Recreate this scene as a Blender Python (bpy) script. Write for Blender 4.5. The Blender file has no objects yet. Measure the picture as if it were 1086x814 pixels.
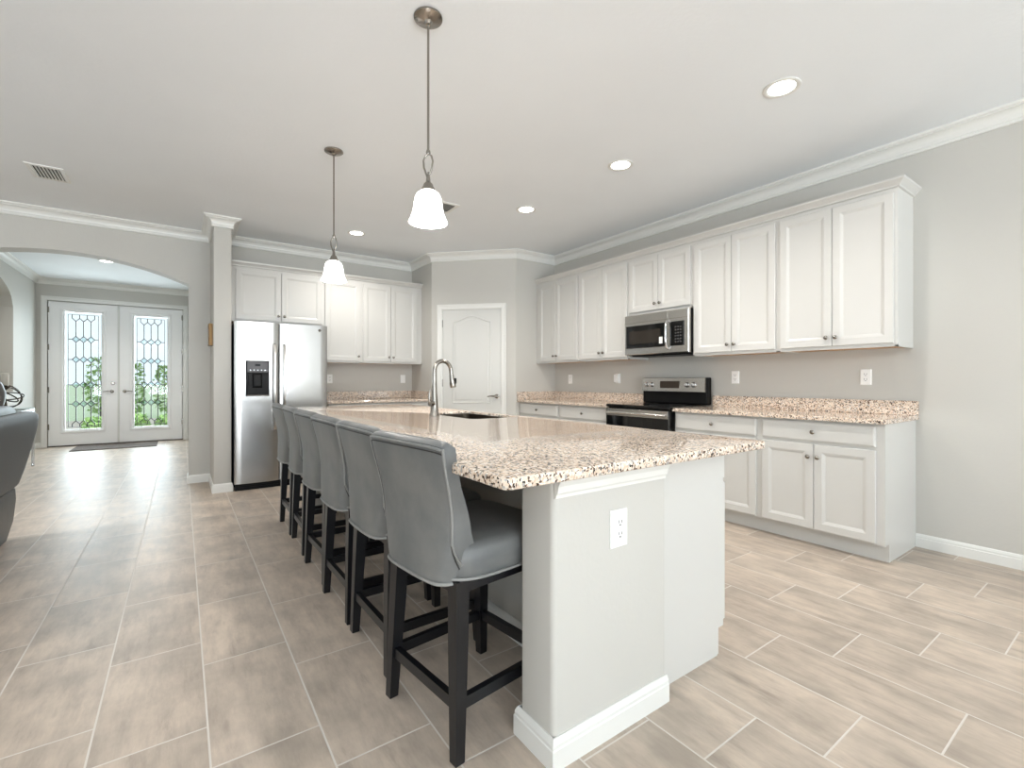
import bpy, bmesh, math, random
from mathutils import Vector, Matrix
random.seed(7)
S = bpy.context.scene
COL = S.collection
PI = math.pi

# ------------------------------------------------------------------ camera, world, light, exposure
H_EYE, F_PX, YAW, HORIZON = 1.156, 497.0, 0.6144, 403.8
cd = bpy.data.cameras.new('camera')
cam = bpy.data.objects.new('camera', cd); COL.objects.link(cam)
cam.location = (0, 0, H_EYE); cam.rotation_euler = (PI/2, 0, -YAW)
cd.sensor_fit = 'HORIZONTAL'; cd.sensor_width = 36; cd.lens = 36*F_PX/1086
cd.shift_y = (HORIZON-407)/1086; cd.clip_start = .05; cd.clip_end = 200
S.camera = cam
S.view_settings.view_transform = 'Standard'; S.view_settings.look = 'None'
S.view_settings.exposure = 0.32; S.view_settings.gamma = 1; S.view_settings.use_curve_mapping = False
S.cycles.use_denoising = True
S.cycles.max_bounces = 12; S.cycles.diffuse_bounces = 8; S.cycles.glossy_bounces = 5; S.cycles.transparent_max_bounces = 12
S.cycles.sample_clamp_indirect = 6; S.cycles.caustics_reflective = False; S.cycles.caustics_refractive = False
wd = bpy.data.worlds.new('sky'); S.world = wd; wd.use_nodes = True
bg = wd.node_tree.nodes['Background']; bg.inputs[0].default_value = (.84, .93, 1.0, 1); bg.inputs[1].default_value = 1.0

def area(name, loc, rot, sx, sy, power, col):
    l = bpy.data.lights.new(name, 'AREA'); l.shape = 'RECTANGLE'; l.size = sx; l.size_y = sy; l.energy = power; l.color = col
    o = bpy.data.objects.new(name, l); o.location = loc; o.rotation_euler = rot; COL.objects.link(o); return o
DAY = (.86, .935, 1.0)
area('patio_daylight', (-.6, -6.9, .7), (PI/2+1.40, 0, 0), 7.4, 2.3, 1480, DAY)        # sliding doors behind the camera
area('side_daylight', (-5.95, .3, 1.0), (PI/2+1.28, 0, -PI/2), 7.5, 2.0, 70, DAY)      # windows of the living room
area('entry_daylight', (-.94, 11.75, 1.5), (-PI/2, 0, 0), 1.9, 2.3, 140, DAY)        # daylight at the front door
LAMP_COL = (1, .955, .90); CAN_POWER = 76; PENDANT_POWER = 18

# ------------------------------------------------------------------ materials
def lin(c): return tuple(((v/255)/12.92 if v/255 <= .04045 else ((v/255+.055)/1.055)**2.4) for v in c)
class G:
    def __init__(s, name):
        s.m = bpy.data.materials.new(name); s.m.use_nodes = True; s.t = s.m.node_tree; s.n = s.t.nodes
        s.b = s.n['Principled BSDF']
    def node(s, typ, **kw):
        n = s.n.new(typ)
        for k, v in kw.items(): setattr(n, k, v)
        return n
    def put(s, inp, v):
        if isinstance(v, bpy.types.NodeSocket): s.t.links.new(v, inp)
        else: inp.default_value = v
    def math(s, op, a, b=0.0, c=None):
        n = s.node('ShaderNodeMath', operation=op); s.put(n.inputs[0], a); s.put(n.inputs[1], b)
        if c is not None: s.put(n.inputs[2], c)
        return n.outputs[0]
    def mix(s, f, a, b, mode='MIX'):
        n = s.node('ShaderNodeMix', data_type='RGBA', blend_type=mode); s.put(n.inputs[0], f)
        s.put(n.inputs[6], a if isinstance(a, bpy.types.NodeSocket) else (*a, 1)); s.put(n.inputs[7], b if isinstance(b, bpy.types.NodeSocket) else (*b, 1))
        return n.outputs[2]
    def coord(s, scale=(1, 1, 1)):
        t = s.node('ShaderNodeTexCoord'); mp = s.node('ShaderNodeMapping'); mp.inputs['Scale'].default_value = scale
        s.t.links.new(t.outputs['Object'], mp.inputs[0]); return mp.outputs[0]
    def noise(s, vec, scale, detail=3, rough=.5, out=0):
        n = s.node('ShaderNodeTexNoise'); s.put(n.inputs['Vector'], vec); n.inputs['Scale'].default_value = scale
        n.inputs['Detail'].default_value = detail; n.inputs['Roughness'].default_value = rough; return n.outputs[out]
    def voro(s, vec, scale, out='Color', feature='F1'):
        n = s.node('ShaderNodeTexVoronoi', feature=feature); s.put(n.inputs['Vector'], vec); n.inputs['Scale'].default_value = scale; return n.outputs[out]
    def ramp(s, f, stops):
        n = s.node('ShaderNodeValToRGB'); s.put(n.inputs[0], f); e = n.color_ramp.elements
        while len(e) < len(stops): e.new(.5)
        for i, (p, c) in enumerate(stops): e[i].position = p; e[i].color = (*c, 1) if len(c) == 3 else c
        return n.outputs[0]
    def bump(s, h, strength, dist=.01):
        n = s.node('ShaderNodeBump'); s.put(n.inputs['Height'], h); n.inputs['Strength'].default_value = strength; n.inputs['Distance'].default_value = dist
        s.t.links.new(n.outputs[0], s.b.inputs['Normal'])
    def set(s, **kw):
        for k, v in kw.items():
            k = {'base': 'Base Color', 'rough': 'Roughness', 'metal': 'Metallic', 'coat': 'Coat Weight', 'spec': 'Specular IOR Level', 'emis': 'Emission Color', 'estr': 'Emission Strength', 'sheen': 'Sheen Weight', 'trans': 'Transmission Weight', 'aniso': 'Anisotropic', 'alpha': 'Alpha'}[k]
            if isinstance(v, tuple) and len(v) == 3: v = (*v, 1)
            s.put(s.b.inputs[k], v)
        return s.m

def painted(name, rgb, rough=.5, var=.015, bump=.0, bscale=120, spec=.5):
    g = G(name); v = g.coord(); n = g.noise(v, 2.2, 2)
    a, b = lin(rgb), tuple(x*(1-var*3) for x in lin(rgb))
    g.set(base=g.mix(n, a, b), rough=rough, spec=spec)
    if bump: g.bump(g.noise(v, bscale, 2), bump, .004)
    return g.m
M = {}
M['wall'] = painted('wall_paint', (192, 190, 184), .62, bump=.12, bscale=60)
M['ceiling'] = painted('ceiling_paint', (232, 236, 239), .75, bump=.2, bscale=45)
M['trim'] = painted('trim_paint', (222, 222, 218), .32)
M['cabinet'] = painted('cabinet_paint', (201, 200, 196), .3)
M['door'] = painted('door_paint', (208, 208, 204), .35)
M['plastic'] = painted('white_plastic', (240, 240, 238), .3)
M['slot'] = painted('slot_grey', (70, 70, 70), .6)
M['black'] = painted('black_plastic', (7, 7, 8), .45, spec=.2)
M['panel_grey'] = painted('charcoal_plastic', (66, 66, 68), .4)
M['wood'] = painted('under_cabinet_wood', (196, 158, 118), .5)

def granite():
    g = G('granite'); v = g.coord()
    w = g.noise(v, 14, 3, .6, out=1); mixv = g.node('ShaderNodeMix', data_type='VECTOR'); mixv.inputs[0].default_value = .03
    g.put(mixv.inputs[4], v); g.put(mixv.inputs[5], w); vv = mixv.outputs[1]
    def sep(sock, ch):
        n = g.node('ShaderNodeSeparateColor'); g.put(n.inputs[0], sock); return n.outputs[ch]
    c1 = sep(g.voro(vv, 150), 0)
    base = g.ramp(c1, [(0, lin((198, 174, 152))), (.3, lin((220, 202, 184))), (.55, lin((232, 220, 206))), (.8, lin((208, 184, 162))), (1, lin((240, 235, 228)))])
    c2 = sep(g.voro(vv, 150), 1); cl = g.noise(v, 9, 3)
    th = g.math('ADD', g.math('MULTIPLY', cl, .34), .665)
    dark = g.math('GREATER_THAN', c2, th)
    base = g.mix(dark, base, lin((104, 84, 72)))
    c3 = sep(g.voro(vv, 200), 2)
    base = g.mix(g.math('GREATER_THAN', c3, .93), base, lin((26, 24, 26)))
    c4 = sep(g.voro(vv, 140), 2)
    base = g.mix(g.math('LESS_THAN', c4, .10), base, lin((164, 160, 156)))
    return g.set(base=base, rough=.07, spec=.55)
M['granite'] = granite()

def tile_floor():
    g = G('floor_tile'); v = g.coord()
    sp = g.node('ShaderNodeSeparateXYZ'); g.put(sp.inputs[0], v)
    cx = g.math('DIVIDE', g.math('SUBTRACT', sp.outputs[0], .072), .3085)
    col = g.math('FLOOR', cx); fx = g.math('SUBTRACT', cx, col)
    cy = g.math('DIVIDE', g.math('ADD', g.math('SUBTRACT', sp.outputs[1], 2.28), g.math('MULTIPLY', col, .207)), .62)
    row = g.math('FLOOR', cy); fy = g.math('SUBTRACT', cy, row)
    dx = g.math('MULTIPLY', g.math('MINIMUM', fx, g.math('SUBTRACT', 1, fx)), .3085)
    dy = g.math('MULTIPLY', g.math('MINIMUM', fy, g.math('SUBTRACT', 1, fy)), .62)
    d = g.math('MINIMUM', dx, dy)
    grout = g.math('LESS_THAN', d, .003)
    cb = g.node('ShaderNodeCombineXYZ'); g.put(cb.inputs[0], col); g.put(cb.inputs[1], row)
    wn = g.node('ShaderNodeTexWhiteNoise', noise_dimensions='2D'); g.t.links.new(cb.outputs[0], wn.inputs['Vector'])
    off = g.node('ShaderNodeVectorMath', operation='MULTIPLY_ADD'); g.t.links.new(wn.outputs['Color'], off.inputs[0]); off.inputs[1].default_value = (9, 9, 9); g.put(off.inputs[2], v)
    st = g.node('ShaderNodeMapping'); st.inputs['Scale'].default_value = (7, 1.5, 1); g.t.links.new(off.outputs[0], st.inputs[0])
    streak = g.noise(st.outputs[0], 2.4, 9, .68)
    blotch = g.noise(off.outputs[0], 4.5, 4, .55)
    base = g.ramp(streak, [(.28, lin((154, 141, 129))), (.44, lin((182, 168, 154))), (.6, lin((200, 185, 169))), (.78, lin((172, 158, 144)))])
    base = g.mix(g.ramp(blotch, [(.38, (0, 0, 0)), (.68, (.62, .62, .62))]), base, lin((150, 140, 129)))
    tone = g.math('ADD', g.math('MULTIPLY', wn.outputs['Value'], .14), .92)
    tn = g.node('ShaderNodeVectorMath', operation='SCALE'); g.put(tn.inputs[0], base); g.put(tn.inputs[3], tone)
    final = g.mix(grout, tn.outputs[0], lin((206, 200, 192)))
    ro = g.math('ADD', g.math('MULTIPLY', streak, .12), .36)
    g.bump(g.math('MULTIPLY', g.math('MINIMUM', d, .004), 250), .25, .002)
    return g.set(base=final, rough=g.math('MAXIMUM', ro, g.math('MULTIPLY', grout, .6)), spec=.42)
M['floor'] = tile_floor()

def metal(name, rgb, rough=.25, brush=None, metalv=1.0):
    g = G(name)
    if brush:
        v = g.coord(brush); n = g.noise(v, 6, 3, .6)
        g.set(base=g.mix(n, lin(rgb), tuple(x*.86 for x in lin(rgb))), metal=metalv, rough=g.math('ADD', g.math('MULTIPLY', n, .10), rough))
        g.bump(n, .02, .001)
    else:
        v = g.coord(); n = g.noise(v, 8, 2); g.set(base=lin(rgb), metal=metalv, rough=g.math('ADD', g.math('MULTIPLY', n, .05), rough))
    return g.m
M['steel'] = metal('brushed_stainless', (184, 183, 181), .2, (1, 1, 60))
M['steel_h'] = metal('stainless_bar', (206, 203, 198), .18, (40, 2, 40))
M['nickel'] = metal('brushed_nickel', (150, 145, 138), .22)
M['chrome'] = metal('chrome', (215, 215, 216), .09)
M['bronze'] = metal('bronze_plate', (112, 86, 54), .35, metalv=.7)
M['lead'] = painted('lead_came', (46, 44, 42), .45)
M['door_white'] = painted('entry_door_paint', (240, 240, 240), .35)
def glossblack(name, rgb, rough): 
    g = G(name); v = g.coord(); n = g.noise(v, 3, 2); return g.set(base=g.mix(n, lin(rgb), tuple(x*.8 for x in lin(rgb))), rough=rough, spec=.6)
M['blackglass'] = glossblack('black_glass', (9, 9, 10), .06)
M['window_dark'] = glossblack('oven_window', (44, 38, 32), .12)
M['stoolwood'] = painted('black_stained_wood', (16, 17, 21), .32, var=.1)

def leather(name, a, b, rough, bumpv):
    g = G(name); v = g.coord(); n = g.noise(v, 5, 4, .6); c = g.ramp(n, [(.3, lin(a)), (.7, lin(b))])
    g.bump(g.voro(v, 260, 'Distance'), bumpv, .002)
    return g.set(base=c, rough=g.math('ADD', g.math('MULTIPLY', n, .12), rough), spec=.45)
M['stool'] = leather('grey_upholstery', (92, 95, 96), (118, 118, 116), .40, .06)
M['piping'] = leather('light_piping', (122, 123, 121), (142, 141, 138), .4, .05)
M['seam'] = leather('dark_seam', (50, 49, 48), (62, 60, 58), .6, .02)
M['sofa'] = leather('dark_leather', (42, 44, 47), (62, 64, 67), .42, .1)
M['sofa_dark'] = leather('black_leather', (20, 20, 22), (32, 32, 35), .3, .1)

def emit(name, rgb, strength, base=(1, 1, 1)):
    g = G(name); v = g.coord(); n = g.noise(v, 6, 1); c = g.mix(g.math('MULTIPLY', n, .05), rgb, tuple(.95*x for x in rgb))
    return g.set(base=base, emis=c, estr=strength, rough=.3)
M['lens'] = emit('lamp_lens', (1, .96, .88), 7)
M['shade'] = emit('shade_glass', (1, .97, .93), 5)
M['display'] = emit('dim_display', (.5, .3, .15), .02, (.02, .015, .01))

def clear_glass(name, tint, gloss):
    m = bpy.data.materials.new(name); m.use_nodes = True; t = m.node_tree; t.nodes.clear()
    o = t.nodes.new('ShaderNodeOutputMaterial'); tr = t.nodes.new('ShaderNodeBsdfTransparent'); gl = t.nodes.new('ShaderNodeBsdfGlossy'); mx = t.nodes.new('ShaderNodeMixShader')
    tr.inputs[0].default_value = (*tint, 1); gl.inputs['Roughness'].default_value = .04; mx.inputs[0].default_value = gloss
    t.links.new(tr.outputs[0], mx.inputs[1]); t.links.new(gl.outputs[0], mx.inputs[2]); t.links.new(mx.outputs[0], o.inputs[0]); return m
M['glass'] = clear_glass('clear_glass', (.94, .98, .98), .015)
M['facet'] = clear_glass('bevelled_glass', (.80, .88, .88), .06)
def mat_doormat():
    g = G('doormat_weave'); v = g.coord(); ch = g.node('ShaderNodeTexChecker'); g.put(ch.inputs[0], v); ch.inputs['Scale'].default_value = 11
    n = g.noise(v, 90, 2); c = g.mix(ch.outputs[1], lin((86, 78, 74)), lin((122, 112, 104))); return g.set(base=g.mix(g.math('MULTIPLY', n, .5), c, lin((70, 64, 60))), rough=.95)
M['mat'] = mat_doormat()
M['candle'] = painted('candle_wax', (240, 236, 226), .5)
M['ceramic'] = painted('grey_ceramic', (104, 102, 102), .28, var=.1)
M['darkmetal'] = metal('dark_metal', (92, 86, 80), .25)
M['sinksteel'] = metal('sink_steel', (84, 78, 70), .32)
M['mirror'] = metal('mirror_glass', (220, 224, 226), .02)
def foliage_mat(name, a, b):
    g = G(name); v = g.coord(); n = g.noise(v, 9, 4); return g.set(base=g.ramp(n, [(.35, lin(a)), (.65, lin(b))]), rough=.6)
M['leaf'] = foliage_mat('leaf_green', (112, 148, 74), (176, 200, 130))
M['lawn'] = foliage_mat('lawn_green', (188, 204, 160), (208, 216, 180))
M['paving'] = painted('pale_paving', (214, 200, 184), .8, var=.06)

# ------------------------------------------------------------------ mesh helpers
def link(name, me, mat, parent=None, smooth=False, sharp=35):
    for p in me.polygons: p.use_smooth = smooth
    if smooth:
        try: me.set_sharp_from_angle(angle=math.radians(sharp))
        except Exception: pass
    if mat: 
        for mm in (mat if isinstance(mat, (list, tuple)) else [mat]): me.materials.append(mm)
    o = bpy.data.objects.new(name, me); COL.objects.link(o)
    if parent: o.parent = parent
    return o
def obj(name, bm, mat, parent=None, smooth=False, sharp=35):
    bmesh.ops.recalc_face_normals(bm, faces=bm.faces)
    me = bpy.data.meshes.new(name); bm.to_mesh(me); bm.free()
    return link(name, me, mat, parent, smooth, sharp)
def box(bm, a, b, bev=0, seg=2, mi=0):
    x0, y0, z0 = a; x1, y1, z1 = b
    vs = [bm.verts.new(p) for p in ((x0, y0, z0), (x1, y0, z0), (x1, y1, z0), (x0, y1, z0), (x0, y0, z1), (x1, y0, z1), (x1, y1, z1), (x0, y1, z1))]
    fs = [bm.faces.new([vs[i] for i in q]) for q in ((0, 3, 2, 1), (4, 5, 6, 7), (0, 1, 5, 4), (1, 2, 6, 5), (2, 3, 7, 6), (3, 0, 4, 7))]
    for f in fs: f.material_index = mi
    if bev:
        es = {e for f in fs for e in f.edges}
        bmesh.ops.bevel(bm, geom=list(es), offset=bev, segments=seg, affect='EDGES', profile=.5)
    return bm
def B(*boxes, bev=0, seg=2):
    bm = bmesh.new()
    for a, b in boxes: box(bm, a, b, bev, seg)
    return bm
def loops(bm, rings, cap0=True, cap1=True, closed=True, mi=0):
    R = [[bm.verts.new(p) for p in r] for r in rings]
    n = len(R[0])
    for a, b in zip(R, R[1:]):
        for i in range(n if closed else n-1):
            j = (i+1) % n
            f = bm.faces.new((a[i], a[j], b[j], b[i])); f.material_index = mi
    if cap0: bm.faces.new(R[0][::-1]).material_index = mi
    if cap1: bm.faces.new(R[-1]).material_index = mi
    return R
def lathe(bm, prof, n=24, c=(0, 0, 0), axis='z', cap=True):
    rings = []
    for r, h in prof:
        ring = []
        for i in range(n):
            t = 2*PI*i/n; x, y = r*math.cos(t), r*math.sin(t)
            p = {'z': (x, y, h), 'y': (x, h, y), 'x': (h, x, y)}[axis]
            ring.append((c[0]+p[0], c[1]+p[1], c[2]+p[2]))
        rings.append(ring)
    loops(bm, rings, cap, cap); return bm
def tube(bm, pts, r, n=10, closed=False, cap=True):
    pts = [Vector(p) for p in pts]; m = len(pts); rings = []
    up = Vector((0, 0, 1)); prev = None
    for i, p in enumerate(pts):
        a = pts[i-1] if (i or closed) else p; b = pts[(i+1) % m] if (i < m-1 or closed) else p
        t = (b-a).normalized()
        if prev is None:
            s = t.cross(up) if abs(t.dot(up)) < .95 else t.cross(Vector((1, 0, 0)))
        else: s = prev - t*prev.dot(t)
        s.normalize(); prev = s; u = s.cross(t)
        rr = r[i] if isinstance(r, (list, tuple)) else r
        rings.append([tuple(p + s*rr*math.cos(2*PI*k/n) + u*rr*math.sin(2*PI*k/n)) for k in range(n)])
    if closed: rings.append(rings[0])
    loops(bm, rings, cap and not closed, cap and not closed)
    if closed: bmesh.ops.remove_doubles(bm, verts=bm.verts, dist=1e-6)
    return bm
def sweep(bm, prof, path, closed=False):
    """profile (d, z) offset to the side of a ground path; mitred corners; d grows to the left of travel"""
    P = [Vector(p) for p in path]; n = len(P); rings = []
    for i in range(n):
        d0 = (P[i]-P[i-1]).normalized() if (i or closed) else None
        d1 = (P[(i+1) % n]-P[i]).normalized() if (i < n-1 or closed) else None
        if d0 is None: d0 = d1
        if d1 is None: d1 = d0
        n0 = Vector((-d0.y, d0.x)); n1 = Vector((-d1.y, d1.x)); m = (n0+n1)
        m = m/(m.dot(n0)) if m.length > 1e-6 else n0
        rings.append([(P[i].x+m.x*d, P[i].y+m.y*d, z) for d, z in prof])
    if closed: rings.append(rings[0])
    loops(bm, rings, not closed, not closed)
    return bm
def rect_ring(x0, z0, x1, z1, ins, y): return [(x0+ins, y, z0+ins), (x1-ins, y, z0+ins), (x1-ins, y, z1-ins), (x0+ins, y, z1-ins)]
def panel(x0, z0, x1, z1, yb, steps):
    """a slab whose front (towards -y) steps through (inset, y) rings"""
    bm = bmesh.new(); loops(bm, [rect_ring(x0, z0, x1, z1, 0, yb)]+[rect_ring(x0, z0, x1, z1, i, y) for i, y in steps]); return bm
def empty(name, loc=(0, 0, 0), rz=0, **kw):
    o = bpy.data.objects.new(name, None); o.empty_display_size = .1; COL.objects.link(o); o.location = loc; o.rotation_euler = (0, 0, rz)
    return tag(o, **kw)
def tag(o, label=None, cat=None, group=None, kind=None):
    if label: o['label'] = label
    if cat: o['category'] = cat
    if group: o['group'] = group
    if kind: o['kind'] = kind
    return o
def struct(name, bm, mat, smooth=False, sharp=35, label=None): 
    return tag(obj(name, bm, mat, None, smooth, sharp), kind='structure', label=label)
def copy_tree(o, parent=None):
    c = o.copy(); COL.objects.link(c)
    if parent: c.parent = parent
    for ch in list(o.children): copy_tree(ch, c)
    return c

# ------------------------------------------------------------------ room constants
XR, YP, XP, YK, ZC = 4.206, 4.938, 2.739, 6.41, 2.85
RD = .66                                   # return of the corner pantry
PA, PB = Vector((XP, YK-RD)), Vector((XR-RD, YP))
XL, YR = -5.6, -6.6
FIN = (.27, .43, 5.71)
FX0, FX1, FY, FZ = -2.04, .20, 11.3, 2.94     # entry hall
AY0, AY1 = 6.42, 6.62

# floor, ceiling
struct('floor', B(((XL-.15, YR-.15, -.12), (XR+.15, FY+.2, 0))), M['floor'])
struct('ceiling', B(((XL-.15, YR-.15, ZC), (XR+.15, AY1, ZC+.12))), M['ceiling'])
struct('ceiling_entry', B(((FX0-.15, AY1, FZ), (FX1+.15, FY+.2, FZ+.1)), ((FX0-.15, AY1-.02, ZC), (FX1+.15, AY1, FZ+.1))), M['ceiling'])
# walls
struct('wall_right', B(((XR, YR, 0), (XR+.14, YP+.14, ZC))), M['wall'])
struct('wall_pantry', B(((XR-RD, YP, 0), (XR, YP+.12, ZC)), ((XP, YK-RD, 0), (XP+.12, YK+.14, ZC))), M['wall'])
struct('wall_back', B(((FIN[0], YK, 0), (XP, YK+.14, ZC)), ), M['wall'])
struct('wall_fin', B(((FIN[0], FIN[2], 0), (FIN[1], YK, ZC)), bev=.012), M['wall'], True)
# diagonal pantry wall with its doorway, local x along the wall
DL = (PB-PA).length; ANG = math.atan2(PB.y-PA.y, PB.x-PA.x)
D0, D1, DZ = .148, .95, 2.105
dw = struct('wall_diagonal', B(((0, 0, 0), (D0, .12, ZC)), ((D1, 0, 0), (DL, .12, ZC)), ((D0, 0, DZ), (D1, .12, ZC))), M['wall'])
dw.location = (PA.x, PA.y, 0); dw.rotation_euler = (0, 0, ANG)
# rear and living-room walls with their big openings (behind and beside the camera)
struct('wall_rear', B(((XL, YR-.14, 0), (-3.9, YR, ZC)), ((2.7, YR-.14, 0), (XR, YR, ZC)), ((-3.9, YR-.14, 2.5), (2.7, YR, ZC))), M['wall'])
struct('wall_left', B(((XL-.14, YR, 0), (XL, -3.6, ZC)), ((XL-.14, 4.2, 0), (XL, AY1, ZC)), ((XL-.14, -3.6, 0), (XL, 4.2, .45)), ((XL-.14, -3.6, 2.45), (XL, 4.2, ZC))), M['wall'])
wf = bmesh.new()
for x in (-3.9, -1.72, .5, 2.64): box(wf, (x, YR-.1, 0), (x+.06, YR-.04, 2.5))
box(wf, (-3.9, YR-.1, 2.44), (2.7, YR-.04, 2.5))
struct('window_1', wf, M['trim'])
wf = bmesh.new()
for y in (-3.6, -1.02, 1.56, 4.14): box(wf, (XL-.1, y, .45), (XL-.04, y+.06, 2.45))
box(wf, (XL-.1, -3.6, 2.39), (XL-.04, 4.2, 2.45)); box(wf, (XL-.1, -3.6, .45), (XL-.04, 4.2, .51))
struct('window_2', wf, M['trim'])
# wall with the segmental arch
AXL, AXR, ZS, ZA, ACX = -1.95, .066, 2.249, 2.462, -.945
hw = (AXR-AXL)/2; rise = ZA-ZS; AR = (hw*hw+rise*rise)/(2*rise)
arch = [(AXR-(AXR-AXL)*i/40) for i in range(41)]
archz = [ZA-AR+math.sqrt(AR*AR-(x-ACX)**2) for x in arch]
bm = bmesh.new()
box(bm, (XL, AY0, 0), (AXL, AY1, ZC)); box(bm, (AXR, AY0, 0), (FIN[0]+.02, AY1, ZC))
rings = [[(x, AY0, z), (x, AY1, z), (x, AY1, ZC), (x, AY0, ZC)] for x, z in zip(arch, archz)]
loops(bm, rings)
struct('wall_arch', bm, M['wall'])
# entry hall walls; the side wall has an arched niche
NY0, NY1, NZ0, NZS, NZA = 7.85, 9.95, 1.0, 2.25, 2.62
bm = bmesh.new()
ny = [NY1-(NY1-NY0)*i/24 for i in range(25)]
nc = (NY0+NY1)/2; nh = (NY1-NY0)/2
nz = [NZS+(NZA-NZS)*math.sqrt(max(0, 1-((y-nc)/nh)**2)) for y in ny]
hole = [(NY0, NZ0), (NY1, NZ0)] + list(zip(ny, nz))
def v3(x, p): return (x, p[0], p[1])
a = [bm.verts.new(v3(FX0, p)) for p in hole]; b = [bm.verts.new(v3(FX0-.16, p)) for p in hole]
m = len(hole)
for i in range(m): bm.faces.new((a[i], a[(i+1) % m], b[(i+1) % m], b[i]))
bm.faces.new(b)
outer = [(AY1, 0), (FY, 0), (FY, FZ), (AY1, FZ)]
oa = [bm.verts.new(v3(FX0, p)) for p in outer]
es = [bm.edges.new((oa[i], oa[(i+1) % 4])) for i in range(4)] + [bm.edges.get((a[i], a[(i+1) % m])) for i in range(m)]
bmesh.ops.triangle_fill(bm, edges=es, use_beauty=True)
bb = [bm.verts.new(v3(FX0-.3, p)) for p in outer]
for i in range(4): bm.faces.new((oa[i], oa[(i+1) % 4], bb[(i+1) % 4], bb[i]))
bm.faces.new(bb)
struct('wall_entry_side', bm, M['wall'])
EX0, EX1, EZ = -1.905, .025, 2.56
struct('wall_entry_front', B(((FX0, FY, 0), (EX0, FY+.15, FZ)), ((EX1, FY, 0), (FX1, FY+.15, FZ)), ((EX0, FY, EZ), (EX1, FY+.15, FZ))), M['wall'])
struct('wall_entry_inner', B(((FX1, AY1, 0), (FX1+.12, FY+.15, FZ))), M['wall'])

# crown mouldings and baseboards
def crown(z, h, p):
    cove = [(.016+(p-.016-.018)*(1-math.cos(t)), z-h+.030+(h-.030-.026)*math.sin(t)) for t in [PI/2*k/5 for k in range(6)]]
    return [(0, z-h), (.013, z-h), (.016, z-h+.004), (.016, z-h+.013), (.010, z-h+.017), (.010, z-h+.024), (.016, z-h+.026)] + cove + [(p-.018, z-.020), (p-.006, z-.017), (p, z-.012), (p, z), (0, z)]
def cr(z, h=.105, p=.085): return crown(z, h, p)
struct('trim_1', sweep(bmesh.new(), cr(ZC), [(XR, YR), (XR, YP), (PB.x, PB.y), (PA.x, PA.y), (XP, YK), (FIN[1], YK), (FIN[1], FIN[2]), (FIN[0], FIN[2]), (FIN[0], AY0), (XL, AY0), (XL, YR)]), M['trim'])
struct('trim_2', sweep(bmesh.new(), cr(FZ), [(FX1, AY1), (FX1, FY), (FX0, FY), (FX0, AY1)]), M['trim'], True, 12)
BBH = .092
def bprof(h=BBH, t=.014): return [(0, 0), (t, 0), (t, h-.03), (t-.003, h-.026), (t-.003, h-.016), (t-.008, h-.004), (t-.011, h), (0, h)]
struct('baseboard_right', sweep(bmesh.new(), bprof(), [(XR, YR), (XR, 1.05)]), M['trim'])
struct('baseboard_fin', sweep(bmesh.new(), bprof(), [(FIN[1], FIN[2]+.1), (FIN[1], FIN[2]), (FIN[0], FIN[2]), (FIN[0], AY0), (AXR, AY0), (AXR, AY1), (FX1, AY1), (FX1, FY), (.11, FY)]), M['trim'])
struct('baseboard_entry', sweep(bmesh.new(), bprof(), [(-1.985, FY), (FX0, FY), (FX0, AY1)]), M['trim'])

# ------------------------------------------------------------------ doors
def lever(parent, x, y, z, sgn, name='door_lever'):
    bm = bmesh.new(); lathe(bm, [(.029, y), (.029, y-.008), (.02, y-.012), (.012, y-.014), (.012, y-.048)], 20, (x, 0, z), 'y')
    tube(bm, [(x, y-.045, z), (x+sgn*.02, y-.05, z), (x+sgn*.07, y-.05, z+.003), (x+sgn*.12, y-.046, z-.004)], [.011, .011, .009, .007], 10)
    return obj(name, bm, M['nickel'], parent, True, 40)
def hinge(parent, x, y, z):
    return obj('hinge', B(((x-.012, y-.008, z-.05), (x+.012, y, z+.05)), bev=.002), M['nickel'], parent)
# pantry door
pd = obj('door_1', B(((D0+.003, .012, .012), (D1-.003, .047, DZ-.003))), M['door'])
pd.location = (PA.x, PA.y, 0); pd.rotation_euler = (0, 0, ANG); tag(pd, kind='structure')
bm = bmesh.new()
def arch_ring(x0, x1, z0, z1, rise, ins, y, n=16):
    r = [(x0+ins, y, z0+ins), (x1-ins, y, z0+ins)]
    for i in range(n+1):
        t = i/n; x = x1-ins-(x1-x0-2*ins)*t; r.append((x, y, z1-ins+rise*(.5-.5*math.cos(2*PI*t))**.9))
    return r
for (z0, z1, ri) in ((.86, 1.945, .075), (.2, .72, 0.0)):
    xa, xb = D0+.135, D1-.135
    loops(bm, [arch_ring(xa, xb, z0, z1, ri, i, y) for i, y in ((0, .014), (.004, .006), (.012, .005), (.022, .016), (.03, .0165), (.05, .0085), (.06, .0085))], False, True)
obj('panel_moulding', bm, M['door'], pd, True, 20)
lever(pd, D1-.06, .012, .957, -1)
for z in (1.92, 1.13, .25): hinge(pd, D0-.004, .008, z)
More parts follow.
